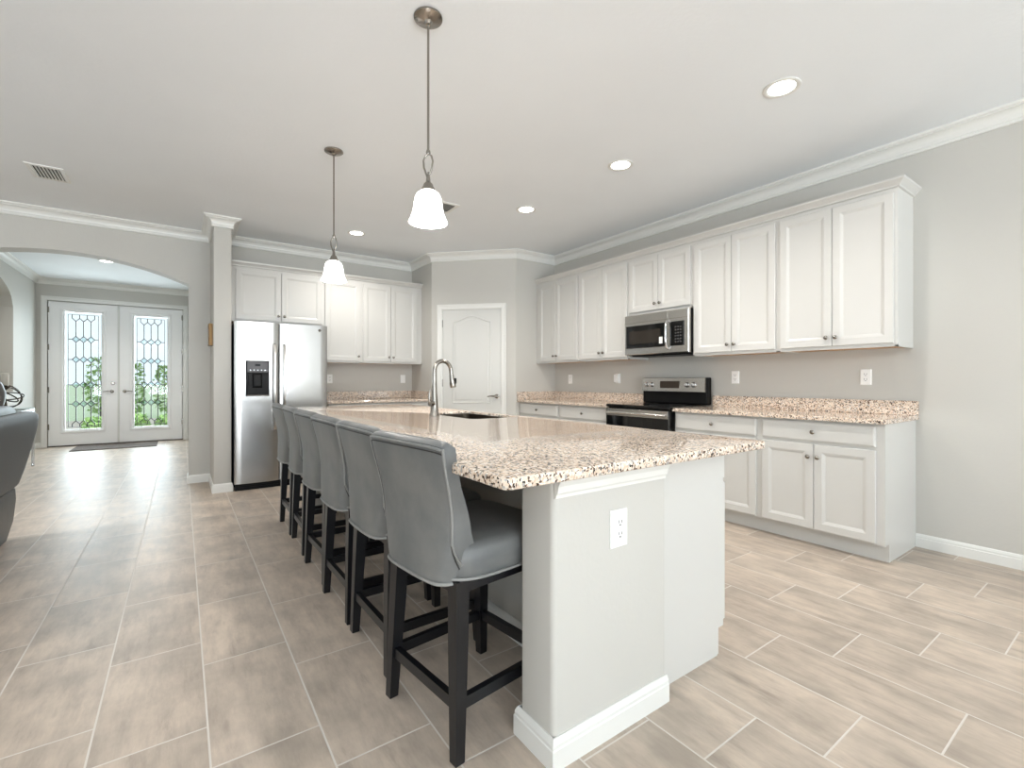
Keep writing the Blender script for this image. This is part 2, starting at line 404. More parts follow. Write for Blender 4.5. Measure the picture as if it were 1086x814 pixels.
# casings
def casing(name, x0, x1, z1, w=.066, t=.018):
    bm = bmesh.new()
    P = [(x0, 0), (x0, z1), (x1, z1), (x1, 0)]
    def ring(ins_out, y): 
        return [(x0-ins_out, y, 0), (x0-ins_out, y, z1+ins_out), (x1+ins_out, y, z1+ins_out), (x1+ins_out, y, 0)]
    loops(bm, [ring(0, .01), ring(0, -.008), ring(.006, -.011), (ring(w*.6, -.014)), ring(w*.75, -t), ring(w, -t), ring(w, .01)], False, False, closed=False)
    return struct(name, bm, M['trim'])
c = casing('trim_3', D0, D1, DZ); c.location = (PA.x, PA.y, 0); c.rotation_euler = (0, 0, ANG)
jb = struct('trim_4', B(((D0, .0, 0), (D0+.003, .12, DZ)), ((D1-.003, 0, 0), (D1, .12, DZ)), ((D0, 0, DZ-.003), (D1, .12, DZ))), M['trim'])
jb.location = c.location; jb.rotation_euler = c.rotation_euler
c = casing('trim_5', EX0, EX1, EZ, .075); c.location = (0, FY, 0)
# baseboard bits beside the pantry door
for nm, (a0, a1) in {'baseboard_pantry': (0, D0-.066), 'baseboard_corner': (D1+.066, DL)}.items():
    o = struct(nm, sweep(bmesh.new(), bprof(), [(a1, 0), (a0, 0)]), M['trim']); o.location = jb.location; o.rotation_euler = jb.rotation_euler

# front double door with leaded glass
def leaf_door(name, x0, x1, gx0, gx1, hinge_x, lv_x, sgn):
    gz0, gz1 = .275, 2.40; y0, y1 = FY+.02, FY+.065
    bm = bmesh.new()
    out = lambda y: [(x0, y, .02), (x1, y, .02), (x1, y, EZ-.012), (x0, y, EZ-.012)]
    inn = lambda y, i: [(gx0+i, y, gz0+i), (gx1-i, y, gz0+i), (gx1-i, y, gz1-i), (gx0+i, y, gz1-i)]
    loops(bm, [inn(y1, .02), out(y1), out(y0), inn(y0, -.045), inn(y0-.012, -.04), inn(y0-.016, -.012), inn(y0-.002, .0), inn(y0+.01, .02), inn(y1, .02)], False, False)
    d = tag(obj(name, bm, M['door_white']), kind='structure')
    yg = (y0+y1)/2
    obj('glass_pane', B(((gx0, yg-.004, gz0), (gx1, yg+.004, gz1))), M['glass'], d)
    # lead came: diamonds on the column lines, bars between them, a border
    bm = bmesh.new(); X0, X1, Z0, Z1 = gx0+.06, gx1-.06, gz0+.06, gz1-.06; nc = 4; cw = (X1-X0)/nc
    def bar(p, q, w=.013):
        p, q = Vector(p), Vector(q); dd = (q-p).normalized(); s = Vector((-dd.y, dd.x))*w/2
        loops(bm, [[(p.x+s.x, yg-.009, p.y+s.y), (p.x-s.x, yg-.009, p.y-s.y), (p.x-s.x, yg+.009, p.y-s.y), (p.x+s.x, yg+.009, p.y+s.y)], [(q.x+s.x, yg-.009, q.y+s.y), (q.x-s.x, yg-.009, q.y-s.y), (q.x-s.x, yg+.009, q.y-s.y), (q.x+s.x, yg+.009, q.y+s.y)]])
    for p, q in (((X0, Z0), (X1, Z0)), ((X0, Z1), (X1, Z1)), ((X0, Z0), (X0, Z1)), ((X1, Z0), (X1, Z1))): bar(p, q, .008)
    rows = [Z0+(Z1-Z0)*f for f in (.205, .375, .6, .78)]; dh = .055
    ends = [Z0+.05]+rows+[Z1-.06]
    for c in range(1, nc):
        x = X0+c*cw
        for k, z in enumerate(rows):
            bar((x, z-dh), (x+cw/2, z)); bar((x+cw/2, z), (x, z+dh)); bar((x, z+dh), (x-cw/2, z)); bar((x-cw/2, z), (x, z-dh))
        zz = [Z0-.0+.11]+[v for z in rows for v in (z-dh, z+dh)]+[Z1-.12]
        for a, b in zip(zz[0::2], zz[1::2]): bar((x, a), (x, b))
        for zb, s in ((Z0+.11, -1), (Z1-.12, 1)):
            bar((x, zb), (x+cw/2, zb+s*dh)); bar((x, zb), (x-cw/2, zb+s*dh))
    for c in range(nc):
        x = X0+(c+.5)*cw; bar((x, Z0), (x, Z0+.055)); bar((x, Z1), (x, Z1-.065))
    for z in rows: bar((X0, z), (X0+cw/2, z)); bar((X1, z), (X1-cw/2, z))
    obj('leaded_came', bm, M['lead'], d)
    bm = bmesh.new()
    for c in range(1, nc):
        for z in rows:
            x = X0+c*cw; s = .8
            loops(bm, [[(x, yg+s2, z-dh*s), (x+cw/2*s, yg+s2, z), (x, yg+s2, z+dh*s), (x-cw/2*s, yg+s2, z)] for s2 in (-.007, -.0045)])
    obj('bevelled_diamond', bm, M['facet'], d)
    lever(d, lv_x, y0, .965, sgn)
    for z in (.35, 1.0, 1.75, 2.4): hinge(d, hinge_x, y0, z)
    return d
mid = -.955
dl = leaf_door('door_2', EX0+.012, mid-.003, -1.70, -1.175, EX0+.012, mid-.09, -1)
dr = leaf_door('door_3', mid+.003, EX1-.012, -.745, -.205, EX1-.012, mid+.09, 1)
bm = bmesh.new(); lathe(bm, [(.03, FY+.02), (.03, FY+.008), (.022, FY+.0)], 20, (mid-.075, 0, 1.115), 'y'); obj('deadbolt', bm, M['nickel'], dl, True, 40)
bm = bmesh.new(); box(bm, (mid-.012, FY+.004, .02), (mid+.02, FY+.022, EZ-.012), .003); obj('astragal', bm, M['door'], dl)
struct('trim_6', B(((EX0, FY+.0, 0), (EX1, FY+.14, .018))), M['darkmetal'])
struct('trim_7', B(((EX0, FY+.067, .018), (EX0+.035, FY+.10, EZ)), ((EX1-.035, FY+.067, .018), (EX1, FY+.10, EZ)), ((EX0+.035, FY+.067, EZ-.035), (EX1-.035, FY+.10, EZ))), M['trim'])

# ------------------------------------------------------------------ outside the front door
tag(obj('lawn', B(((-70, 19, -.2), (60, 220, -.06))), M['lawn']), kind='structure')
tag(obj('driveway', B(((-10, FY+.2, -.1), (8, 18.99, -.04))), M['paving']), kind='structure')
def shrub(x, y, r, h, label):
    bm = bmesh.new(); rnd = random.Random(int(x*100+y*7))
    for k in range(420):
        a, b = rnd.uniform(0, 2*PI), rnd.uniform(0, 1)
        rr = r*math.sqrt(max(0, 1-(2*b-1)**2*.7))*rnd.uniform(.6, 1.05)
        c = Vector((x+rr*math.cos(a), y+rr*math.sin(a), h*(.06+.94*b)))
        u = Vector((rnd.uniform(-1, 1), rnd.uniform(-1, 1), rnd.uniform(-.6, 1))).normalized(); w = u.cross(Vector((rnd.uniform(-1, 1), .3, rnd.uniform(-1, 1)))).normalized()
        L = .09
        vs = [bm.verts.new(tuple(c+u*L*p+w*L*q)) for p, q in ((-1, 0), (0, .45), (1, 0), (0, -.45))]; bm.faces.new(vs)
    o = empty('garden_shrub', (0, 0, 0), label=label, cat='shrub', group='shrubs outside the front door')
    obj('foliage', bm, M['leaf'], o)
    bm = bmesh.new(); tube(bm, [(x, y, -.06), (x+.03, y, h*.5), (x-.02, y+.02, h*.8)], [.03, .022, .012], 8); obj('stem', bm, M['stoolwood'], o)
shrub(-1.32, 20.3, .36, 1.75, 'green garden bush beyond the driveway, by the lever edge of the second leaded pane')
shrub(-.40, 20.2, .42, 1.7, 'green garden bush beyond the driveway, by the hinge edge of the second leaded pane')
shrub(-2.15, 20.2, .40, 1.9, 'green garden bush beyond the driveway, seen through the first leaded pane')
shrub(-.75, 12.5, .17, .44, 'low green plant just outside the second glass pane, lever side')
shrub(-.26, 12.6, .17, .40, 'low green plant just outside the second glass pane, hinge side')
shrub(-1.42, 12.6, .18, .40, 'low green plant just outside the first glass pane')
tag(obj('doormat', B(((-1.5, 10.42, .001), (-.36, 11.14, .014)), bev=.004), M['mat']), 'grey checked doormat on the tile inside the double front door', 'doormat')

# ------------------------------------------------------------------ cabinets
KN = lambda: lathe(bmesh.new(), [(.006, 0), (.006, -.012), (.0145, -.018), (.0155, -.024), (.011, -.029), (.0, -.030)], 16, (0, 0, 0), 'y', False)
def knob(parent, x, y, z):
    o = obj('knob', KN(), M['nickel'], parent, True, 50); o.location = (x, y, z); return o
DOOR_T = .019
def cab_door(parent, x0, x1, z0, z1, yf, kx=None, kz=None, name='door'):
    f = yf-DOOR_T
    d = obj(name, panel(x0, z0, x1, z1, yf-.001, [(0, f+.003), (.003, f), (.05, f), (.053, f+.0025), (.056, f+.0025), (.07, f+.0085), (.074, f+.0085)]), M['cabinet'], parent)
    if kx is not None: knob(d, kx, f, kz)
    return d
def drawer(parent, x0, x1, z0, z1, yf, k=True):
    f = yf-DOOR_T
    d = obj('drawer', panel(x0, z0, x1, z1, yf-.001, [(0, f+.006), (.005, f+.003), (.012, f), (.02, f)]), M['cabinet'], parent)
    if k: knob(d, (x0+x1)/2, f, (z0+z1)/2)
    return d
def upper(loc, rz, w, label, group, z0=1.387, z1=2.445, d=.318, doors=None, fill=0, gap=.02):
    """local: x along the front as seen, front faces -y at -d; hung at z0"""
    e = empty('wall_cabinet', (loc[0], loc[1], z0), rz, label=label, cat='cabinet', group=group); h = z1-z0
    bm = B(((0, -d, .012), (w, -.001, h)), ((0, -d, 0), (w, -d+.019, .012)), ((0, -d, 0), (.016, -.001, .012)), ((w-.016, -d, 0), (w, -.001, .012)))
    obj('carcass', bm, M['cabinet'], e)
    bm = B(((.016, -d+.019, .006), (w-.016, -.002, .0115))); obj('underside', bm, M['wood'], e)
    for (x0, x1, side) in doors:
        kx = None if side is None else (x1-.028 if side > 0 else x0+.028)
        cab_door(e, x0, x1, .024, h-.03, -d, kx, .085)
    return e
def base(loc, rz, w, label, group, fronts, d=.60, h=.884, toe=.115, end=None):
    e = empty('base_cabinet', (loc[0], loc[1], 0), rz, label=label, cat='cabinet', group=group)
    b = [((0, -d, toe), (w, -.001, h-.001))]
    if end: b.append(((w-.019, -d+.072, 0), (w, -.001, toe)))
    obj('carcass', B(*b), M['cabinet'], e)
    obj('toe_kick', B(((0, -d+.075, 0), (w-(.02 if end else 0), -d+.09, toe-.001))), M['cabinet'], e)
    for f in fronts:
        if f[0] == 'drawer': drawer(e, f[1], f[2], .735, .868, -d)
        else: cab_door(e, f[1], f[2], .127, .714, -d, None if f[3] is None else (f[2]-.028 if f[3] > 0 else f[1]+.028), .714-.085)
    return e
RW = -PI/2       # right-hand run: fronts face -X, local x runs towards -Y
two = lambda w, m=.02: [(m, w/2-.002, 1), (w/2+.002, w-m, -1)]
U0 = 1.066
UW = .762
seams = [4.876, 4.114, 3.352, 2.590, 1.828, 1.066]
ul = ['tall white two-door wall cabinet in the corner by the pantry wall', 'tall white two-door wall cabinet just beyond the microwave', 'short white two-door wall cabinet above the microwave',
      'tall white two-door wall cabinet just on the near side of the microwave', 'tall white two-door wall cabinet at the open end of the run, side panel showing']
for i in range(5):
    ya = seams[i]; z0 = 1.387 if i != 2 else 1.845
    w = UW
    if i == 0:
        e = upper((XR, YP, 0), RW, YP-seams[1], ul[0], None, doors=[(.075, .075+.33, 1), (.41, YP-seams[1]-.018, -1)])
    else:
        e = upper((XR, ya, 0), RW, w, ul[i], None, z0=z0, doors=two(w, .018))
# cornice along the top of the run
cp = lambda z: [(-.3, z), (0, z), (.012, z+.002), (.014, z+.014), (.034, z+.036), (.05, z+.043), (.052, z+.056), (-.3, z+.056)]
XF = XR-.318
bm = sweep(bmesh.new(), [(-.02, 2.446), (.004, 2.446), (.012, 2.449), (.014, 2.458), (.036, 2.480), (.046, 2.486), (.048, 2.499), (-.02, 2.499)], [(XR, U0), (XF, U0), (XF, YP)][::-1])
# travel from the far end towards the open end, then to the wall: the outside lies to the right, so mirror the offset
bm.free(); bm = bmesh.new()
def sweep_r(prof, path): return sweep(bmesh.new(), [(-d, z) for d, z in prof], path)
CPROF = [(-.02, 2.446), (.004, 2.446), (.012, 2.449), (.014, 2.458), (.036, 2.480), (.046, 2.486), (.048, 2.499), (-.02, 2.499)]
bm.free()
tag(obj('cabinet_cornice', sweep_r(CPROF, [(XF, YP), (XF, U0), (XR-.001, U0)]), M['cabinet'], None, True, 25), 'white crown moulding along the top of the microwave-side wall cabinets', 'moulding')

# back run
BY = YK
upper((.44, BY, 0), 0, .99, 'short white two-door wall cabinet above the refrigerator', None, z0=1.825, d=.34, doors=[(.055, .515, 1), (.522, .972, -1)])
upper((1.43, BY, 0), 0, .47, 'white single-door wall cabinet beside the refrigerator', None, d=.34, doors=[(.02, .452, 1)])
upper((1.90, BY, 0), 0, XP-1.90, 'white two-door wall cabinet in the back run beside the pantry corner', None, d=.34, doors=[(.018, .386, 1), (.39, .76, -1)])
tag(obj('cabinet_cornice', sweep_r(CPROF, [(.44, BY-.34), (XP, BY-.34)]), M['cabinet'], None, True, 25), 'thin white moulding along the top of the refrigerator-side wall cabinets', 'moulding')
# base units on the range wall
base((XR, YP-.003, 0), RW, YP-.003-4.15, 'white base cabinet with one drawer in the corner by the pantry wall', None, [('drawer', .02, .765), ('door', .02, .39, 1), ('door', .394, .765, -1)])
base((XR, 4.15, 0), RW, 4.15-3.352, 'white base cabinet with one drawer just beyond the range', None, [('drawer', .03, .78), ('door', .03, .40, 1), ('door', .404, .78, -1)])
base((XR, 2.582, 0), RW, 2.582-1.833, 'white base cabinet with a wide drawer directly on the near side of the range', None, [('drawer', .015, .728), ('door', .015, .37, 1), ('door', .374, .728, -1)])
base((XR, 1.833, 0), RW, 1.833-1.052, 'white base cabinet at the open end of the range wall, one drawer over two doors', None, [('drawer', .025, .735), ('door', .025, .378, 1), ('door', .382, .735, -1)], end=True)
base((1.43, BY, 0), 0, XP-1.43, 'white base cabinet between the refrigerator and the pantry corner', None, [('drawer', .02, .63), ('drawer', .66, 1.27), ('door', .02, .63, 1), ('door', .66, 1.27, -1)])

# ------------------------------------------------------------------ countertops
def counter(label, loc, rz, w, d=.648, back=True, ret=None, bev=.004, over=0):
    e = empty('countertop', (loc[0], loc[1], .885), rz, label=label, cat='countertop')
    obj('slab', B(((0, -d, 0), (w+over, -.001, .030)), bev=bev), M['granite'], e)
    obj('backsplash', B(((0, -.021, .0302), (w+over, -.001, .131)), bev=.002), M['granite'], e)
    if ret == 'far': obj('side_splash', B(((.001, -d, .0302), (.021, -.0215, .131)), bev=.002), M['granite'], e)
    if ret == 'right': obj('side_splash', B(((w-.021, -d, .0302), (w-.001, -.0215, .131)), bev=.002), M['granite'], e)
    return e
counter('speckled granite countertop with backsplash in the corner beyond the range', (XR, YP, 0), RW, YP-3.353, ret='far')
counter('speckled granite countertop with backsplash between the range and the open floor', (XR, 2.579, 0), RW, 2.579-1.052, over=.018)
counter('speckled granite countertop with backsplash between the refrigerator and the pantry', (1.41, BY, 0), 0, XP-1.41, ret='right')

# ------------------------------------------------------------------ refrigerator
fr_ = empty('refrigerator', (.45, 5.66, 0), 0, label='stainless side-by-side refrigerator with dark water dispenser in its narrower door', cat='refrigerator')
FW, FH, FS = .93, 1.775, .425
obj('cabinet', B(((.004, .075, .03), (FW-.004, .72, FH)), bev=.006), M['black'], fr_)
obj('kick_grille', B(((.01, .03, .0), (FW-.01, .075, .075)), ((.02, .026, .02), (FW-.02, .03, .03)), ((.02, .026, .04), (FW-.02, .03, .05))), M['black'], fr_)
def fdoor(x0, x1, hole=None):
    bm = bmesh.new()
    n = 12; z0, z1 = .07, FH+.015
    def ring(z, ins=0):
        r = [(x0+ins, .073, z)]
        for i in range(n+1):
            t = i/n; x = x0+ins+(x1-x0-2*ins)*t; r.append((x, .002-.002*(1-(2*t-1)**2)+ .02*max(0, abs(2*t-1)-.92)/.08*.6+ins, z))
        r.append((x1-ins, .073, z)); return r
    loops(bm, [ring(z0, .004), ring(z0+.004), ring(z1-.004), ring(z1, .004)])
    return obj('door', bm, M['steel'], fr_, True, 30)
d1 = fdoor(0, FS-.003); d2 = fdoor(FS+.007, FW)
def fhandle(par, x):
    bm = bmesh.new(); z0, z1 = .62, 1.56
    def ring(z, y): return [(x-.014, y+.012, z), (x-.014, y-.006, z), (x-.006, y-.012, z), (x+.006, y-.012, z), (x+.014, y-.006, z), (x+.014, y+.012, z)]
    loops(bm, [ring(z0, -.002), ring(z0+.01, -.03), ring(z0+.06, -.045), ring(z1-.06, -.045), ring(z1-.01, -.03), ring(z1, -.002)])
    obj('handle', bm, M['steel_h'], par, True, 30)
fhandle(d1, FS-.047); fhandle(d2, FS+.047)
# dispenser
dx0, dx1, dz0, dz1 = .105, .325, .995, 1.372
disp = obj('water_dispenser', panel(dx0, dz0, dx1, dz1, .004, [(0, -.010), (.006, -.014), (.012, -.014)]), M['black'], d1)
bm = bmesh.new(); box(bm, (dx0+.01, -.02, 1.245), (dx1-.01, -.013, dz1-.008), .004); obj('control_panel', bm, M['panel_grey'], disp)
obj('screen', B(((.19, -.0215, 1.315), (.24, -.0195, 1.335))), M['blackglass'], disp)
for k in range(5): obj('button', lathe(bmesh.new(), [(.006, -.0195), (.006, -.0225)], 10, (dx0+.04+k*.035, 0, 1.272), 'y'), M['chrome'], disp)
bm = bmesh.new()
rr = lambda y, i: [(dx0+.014+i, y, dz0+.016+i), (dx1-.014-i, y, dz0+.016+i), (dx1-.014-i, y, 1.24-i), (dx0+.014+i, y, 1.24-i)]
loops(bm, [rr(-.0145, 0), rr(-.019, .001), rr(-.0185, .006), rr(-.0147, .008)], False, True); obj('niche', bm, M['black'], disp)
obj('paddle', panel(dx0+.06, dz0+.09, dx0+.155, 1.235, -.0148, [(0, -.02), (.012, -.034), (.02, -.036)]), M['black'], disp)
obj('drip_tray', B(((dx0+.006, -.03, dz0), (dx1-.006, -.013, dz0+.014)), bev=.003), M['darkmetal'], disp)
bm = bmesh.new(); lathe(bm, [(.016, .003), (.016, -.0035), (.013, -.0045), (.012, -.0035), (.0, -.0035)], 20, (FW-.085, 0, 1.735), 'y', False); obj('round_badge', bm, M['darkmetal'], d2)
for x in (.03, FW-.09): obj('hinge_cover', B(((x, .05, FH), (x+.06, .16, FH+.022)), bev=.004), M['black'], fr_)

# ------------------------------------------------------------------ range and microwave
RY0, RWD = 3.347, .762
rg = empty('range', (XR, RY0, 0), RW, label='black and stainless electric range with backguard between the granite counters', cat='range')
obj('body', B(((.004, -.635, .03), (RWD-.004, -.03, .895)), ((.02, -.60, 0), (.06, -.56, .03)), ((RWD-.06, -.60, 0), (RWD-.02, -.56, .03))), M['black'], rg)
ct = obj('cooktop', B(((0, -.675, .897), (RWD, -.105, .926)), bev=.008), M['blackglass'], rg)
for (x, y, r) in ((.2, -.27, .095), (.56, -.27, .075), (.2, -.53, .075), (.56, -.53, .105)): 
    obj('burner_ring', lathe(bmesh.new(), [(r, .9262), (r-.003, .9266), (r-.003, .926)], 40, (x, y, 0), 'z', False), M['slot'], ct)
od = obj('oven_door', panel(.006, .225, RWD-.006, .885, -.636, [(0, -.676), (.006, -.682), (.02, -.682)]), M['blackglass'], rg)
obj('door_trim', B(((.012, -.688, .815), (RWD-.012, -.6815, .884)), bev=.002), M['steel_h'], od)
bm = bmesh.new(); tube(bm, [(.05, -.684, .845), (.055, -.715, .847), (.09, -.728, .848), (RWD/2, -.732, .848), (RWD-.09, -.728, .848), (RWD-.055, -.715, .847), (RWD-.05, -.684, .845)], .013, 12); obj('door_handle', bm, M['steel_h'], od, True, 50)
obj('window', B(((.14, -.6835, .35), (RWD-.14, -.6818, .68))), M['window_dark'], od)
dw_ = obj('storage_drawer', panel(.006, .05, RWD-.006, .215, -.636, [(0, -.672), (.006, -.678), (.02, -.678)]), M['steel'], rg)
obj('backguard', B(((.0, -.10, .926), (RWD, -.022, 1.19)), bev=.01), M['black'], rg)
bm = bmesh.new()
loops(bm, [[(x, -.1005, 1.045), (x, -.135, 1.05), (x, -.118, 1.185), (x, -.1005, 1.188)] for x in (.012, RWD-.012)])
cpn = obj('control_panel', bm, M['steel_h'], rg)
def onp(z, off): return -.135+(z-1.05)/.135*.017-off
kz = 1.118
for x in (.07, .135, .565, .635):
    bm = bmesh.new(); y = onp(kz, 0)
    lathe(bm, [(.026, y+.004), (.026, y-.004), (.021, y-.008), (.019, y-.026), (.015, y-.029), (0, y-.029)], 20, (x, 0, kz), 'y', False); kb = obj('control_knob', bm, M['chrome'], cpn, True, 40)
obj('display', B(((.245, onp(1.118, .006), 1.082), (.475, onp(1.118, -.006), 1.155)), bev=.004), M['display'], cpn)

mw = empty('microwave', (XR, RY0, 1.42), RW, label='stainless over-range microwave with dark glass door and keypad', cat='microwave')
MD, MH = .395, .415
obj('case', B(((.002, -MD+.03, 0), (RWD-.002, -.002, MH)), bev=.004), M['black'], mw)
mf = obj('front_frame', panel(0, .004, RWD, MH-.003, -MD+.031, [(0, -MD+.006), (.006, -MD), (.02, -MD)]), M['steel_h'], mw)
obj('vent_lip', B(((.01, -MD-.004, MH-.085), (.535, -MD+.001, MH-.012)), ((.541, -MD-.004, MH-.085), (RWD-.01, -MD+.001, MH-.012)), bev=.0015), M['steel_h'], mf)
dg = obj('door_glass', panel(.028, .07, .515, MH-.115, -MD+.001, [(0, -MD-.006), (.006, -MD-.01), (.02, -MD-.01)]), M['blackglass'], mf)
obj('viewing_window', B(((.075, -MD-.0115, .115), (.46, -MD-.0098, MH-.17))), M['window_dark'], dg)
obj('sticker', B(((.445, -MD-.0128, .10), (.485, -MD-.0105, .165))), M['plastic'], dg)
bm = bmesh.new(); tube(bm, [(.538, -MD, .045), (.54, -MD-.03, .06), (.54, -MD-.042, .12), (.54, -MD-.042, .24), (.54, -MD-.03, .30), (.538, -MD, .315)], .011, 10); obj('handle', bm, M['chrome'], mf, True, 50)
kp = obj('keypad', panel(.565, .07, .715, MH-.115, -MD+.001, [(0, -MD-.006), (.005, -MD-.009), (.02, -MD-.009)]), M['blackglass'], mf)
bm = bmesh.new()
for r in range(6):
    for q in range(3): box(bm, (.622+q*.027, -MD-.0102, .10+r*.028), (.638+q*.027, -MD-.0088, .112+r*.028))
obj('key', bm, M['slot'], kp)
obj('base_grille', B(((.05, -MD+.06, -.012), (.70, -.06, 0.0)), bev=.003), M['black'], mw)

# ------------------------------------------------------------------ island
IX0, IX1, IY0, IY1 = .652, 1.932, .952, 4.66
PX0, WX, PX1 = .906, 1.225, 1.43
PYN, PYT = 1.07, .17
isl = empty('kitchen_island', (1.3, 2.8, 0), 0, label='long kitchen island with white painted end wall and granite overhang', cat='island')
def T(bm):
    bmesh.ops.translate(bm, verts=bm.verts, vec=(-1.3, -2.8, 0)); return bm
PYF = IY1-.12
bm = bmesh.new()
poly = [(PX0, PYN), (PX1, PYN), (PX1, PYF), (PX0, PYF), (PX0, PYF-PYT), (WX, PYF-PYT), (WX, PYN+PYT), (PX0, PYN+PYT)]
lo = [bm.verts.new((x, y, 0)) for x, y in poly]; hi = [bm.verts.new((x, y, .8835)) for x, y in poly]
ve = [bm.faces.new((lo[i], lo[(i+1) % 8], hi[(i+1) % 8], hi[i])) for i in range(8)]
bm.faces.new(lo[::-1]); bm.faces.new(hi)
vedges = [e for e in bm.edges if abs(e.verts[0].co.z-e.verts[1].co.z) > .5 and min(e.verts[0].co.x, 9) < 1.0]
bmesh.ops.bevel(bm, geom=vedges, offset=.02, segments=5, affect='EDGES', profile=.5)
obj('half_wall', T(bm), M['wall'], isl, True, 40)
obj('end_panel', T(B(((PX1, 1.115, .115), (1.890, 1.135, .8835)), ((PX1, 1.115, 0), (1.845, 1.135, .115)))), M['cabinet'], isl)
obj('cabinet_body', T(B(((PX1+.001, 1.136, .115), (1.89, 2.5, .8835)), ((PX1+.001, 2.5, .115), (1.89, 3.32, .64)), ((PX1+.001, 2.5, .64), (1.455, 3.32, .8835)), ((1.88, 2.5, .64), (1.89, 3.32, .8835)), ((PX1+.001, 3.32, .115), (1.89, PYF, .8835)), ((PX1+.001, 1.136, 0), (1.84, PYF, .115)))), M['cabinet'], isl)
obj('toe_kick', T(B(((1.8405, 1.12, 0), (1.862, PYF, .114)))), M['cabinet'], isl)
for k in range(4):
    a = 1.128+k*.853; b = a+.84
    for (p, q) in ((a, (a+b)/2-.002), ((a+b)/2+.002, b)):
        bm = panel(p, .13, q, .72, 0, [(0, -.016), (.003, -.019), (.05, -.019), (.056, -.0165), (.07, -.0105), (.074, -.0105)])
        bmesh.ops.rotate(bm, verts=bm.verts, cent=(0, 0, 0), matrix=Matrix.Rotation(PI/2, 3, 'Z')); bmesh.ops.translate(bm, verts=bm.verts, vec=(1.908, 0, 0))
        obj('door', T(bm), M['cabinet'], isl)
    bm = panel(a, .74, b, .868, 0, [(0, -.013), (.012, -.019), (.02, -.019)])
    bmesh.ops.rotate(bm, verts=bm.verts, cent=(0, 0, 0), matrix=Matrix.Rotation(PI/2, 3, 'Z')); bmesh.ops.translate(bm, verts=bm.verts, vec=(1.908, 0, 0))
    obj('drawer', T(bm), M['cabinet'], isl)
mp_ = [(0, .805), (.006, .805), (.008, .815), (.014, .822), (.018, .842), (.026, .856), (.03, .862), (.03, .883), (0, .883)]
obj('top_moulding', T(sweep(bmesh.new(), [(-d, z) for d, z in mp_], [(PX0+.004, PYN), (PX1, PYN)])), M['trim'], isl)
obj('baseboard', T(sweep(bmesh.new(), [(-d, z) for d, z in bprof(.092, .015)], [(WX, PYF-PYT), (WX, PYN+PYT), (PX0, PYN+PYT), (PX0, PYN), (PX1+.01, PYN)])), M['trim'], isl)
# granite top with the sink cut-out
SX0, SX1, SY0, SY1 = 1.50, 1.868, 2.56, 3.26
ic = empty('island_countertop', (1.3, 2.8, .884), 0, label='long speckled granite countertop on the kitchen island, sink cut into it', cat='countertop')
bm = bmesh.new()
def rrect(x0, y0, x1, y1, r, ins=0, n=5):
    p = []
    for cx_, cy_, a0 in ((x1-r, y0+r, -PI/2), (x1-r, y1-r, 0), (x0+r, y1-r, PI/2), (x0+r, y0+r, PI)):
        for i in range(n+1): a = a0+PI/2*i/n; p.append((cx_+(r-ins)*math.cos(a), cy_+(r-ins)*math.sin(a)))
    return p
R1 = lambda ins: rrect(IX0, IY0, IX1, IY1, .022, ins)
R2 = lambda ins: rrect(SX0, SY0, SX1, SY1, .05, ins)
z0, z1 = 0, .031
A = loops(bm, [[(x, y, z0) for x, y in R1(.003)], [(x, y, z0+.003) for x, y in R1(0)], [(x, y, z1-.005) for x, y in R1(0)], [(x, y, z1-.001) for x, y in R1(.002)], [(x, y, z1) for x, y in R1(.006)]], False, False)
C = loops(bm, [[(x, y, z1) for x, y in R2(-.004)], [(x, y, z1-.004) for x, y in R2(0)], [(x, y, z0+.016) for x, y in R2(0)]], False, False)
for r, q in ((A[-1], C[0]), (A[0], C[-1])):
    for i in range(len(r)): j = (i+1) % len(r); bm.faces.new((r[i], r[j], q[j], q[i]))
bmesh.ops.translate(bm, verts=bm.verts, vec=(-1.3, -2.8, 0))
obj('slab', bm, M['granite'], ic, True, 50)
sk = bmesh.new()
Rk = lambda e, z: [(x, y, z) for x, y in rrect(SX0-e, SY0-e, SX1+e, SY1+e, .05+e)]
loops(sk, [Rk(.004, .8985), Rk(.0, .8985), Rk(-.001, .87), Rk(-.012, .70), Rk(-.05, .685), Rk(-.14, .68)], False, True)
sink = tag(obj('sink', sk, M['sinksteel'], None, True, 50), 'undermount stainless sink set into the island granite', 'sink')
bm = bmesh.new(); lathe(bm, [(.045, .681), (.042, .684), (.03, .682), (0, .682)], 24, ((SX0+SX1)/2, (SY0+SY1)/2, 0), 'z', False); obj('drain', bm, M['chrome'], sink, True, 40)
fx, fy = 1.445, 2.99
fc = empty('faucet', (fx, fy, .915), 0, label='brushed nickel gooseneck pull-down faucet beside the island sink', cat='faucet')
bm = lathe(bmesh.new(), [(.034, 0), (.034, .006), (.029, .012), (.026, .06), (.024, .10), (.019, .16), (.0155, .22), (.0145, .25)], 24)
obj('body', bm, M['nickel'], fc, True, 40)
pts = [(0, 0, .25)]+[(.065-.065*math.cos(t), .0, .31+.072*math.sin(t)) for t in [PI*i/14*.94 for i in range(15)]]+[(.134, 0, .275)]
obj('spout', tube(bmesh.new(), pts, [.0145]*len(pts), 14), M['nickel'], fc, True, 50)
hd = obj('spray_head', tube(bmesh.new(), [(.1335, 0, .285), (.137, 0, .26), (.145, 0, .215), (.148, 0, .195)], [.0155, .018, .023, .021], 16), M['nickel'], fc, True, 50)
bm = bmesh.new(); box(bm, (.15, -.02, .222), (.166, -.004, .262), .004); obj('spray_button', bm, M['black'], hd)
hb = tube(bmesh.new(), [(0, 0, .085), (-.02, -.01, .085), (-.045, -.022, .085)], [.02, .02, .019], 14)
tube(hb, [(-.042, -.02, .09), (-.05, -.024, .12), (-.047, -.022, .16), (-.04, -.02, .185)], [.009, .008, .007, .006], 10)
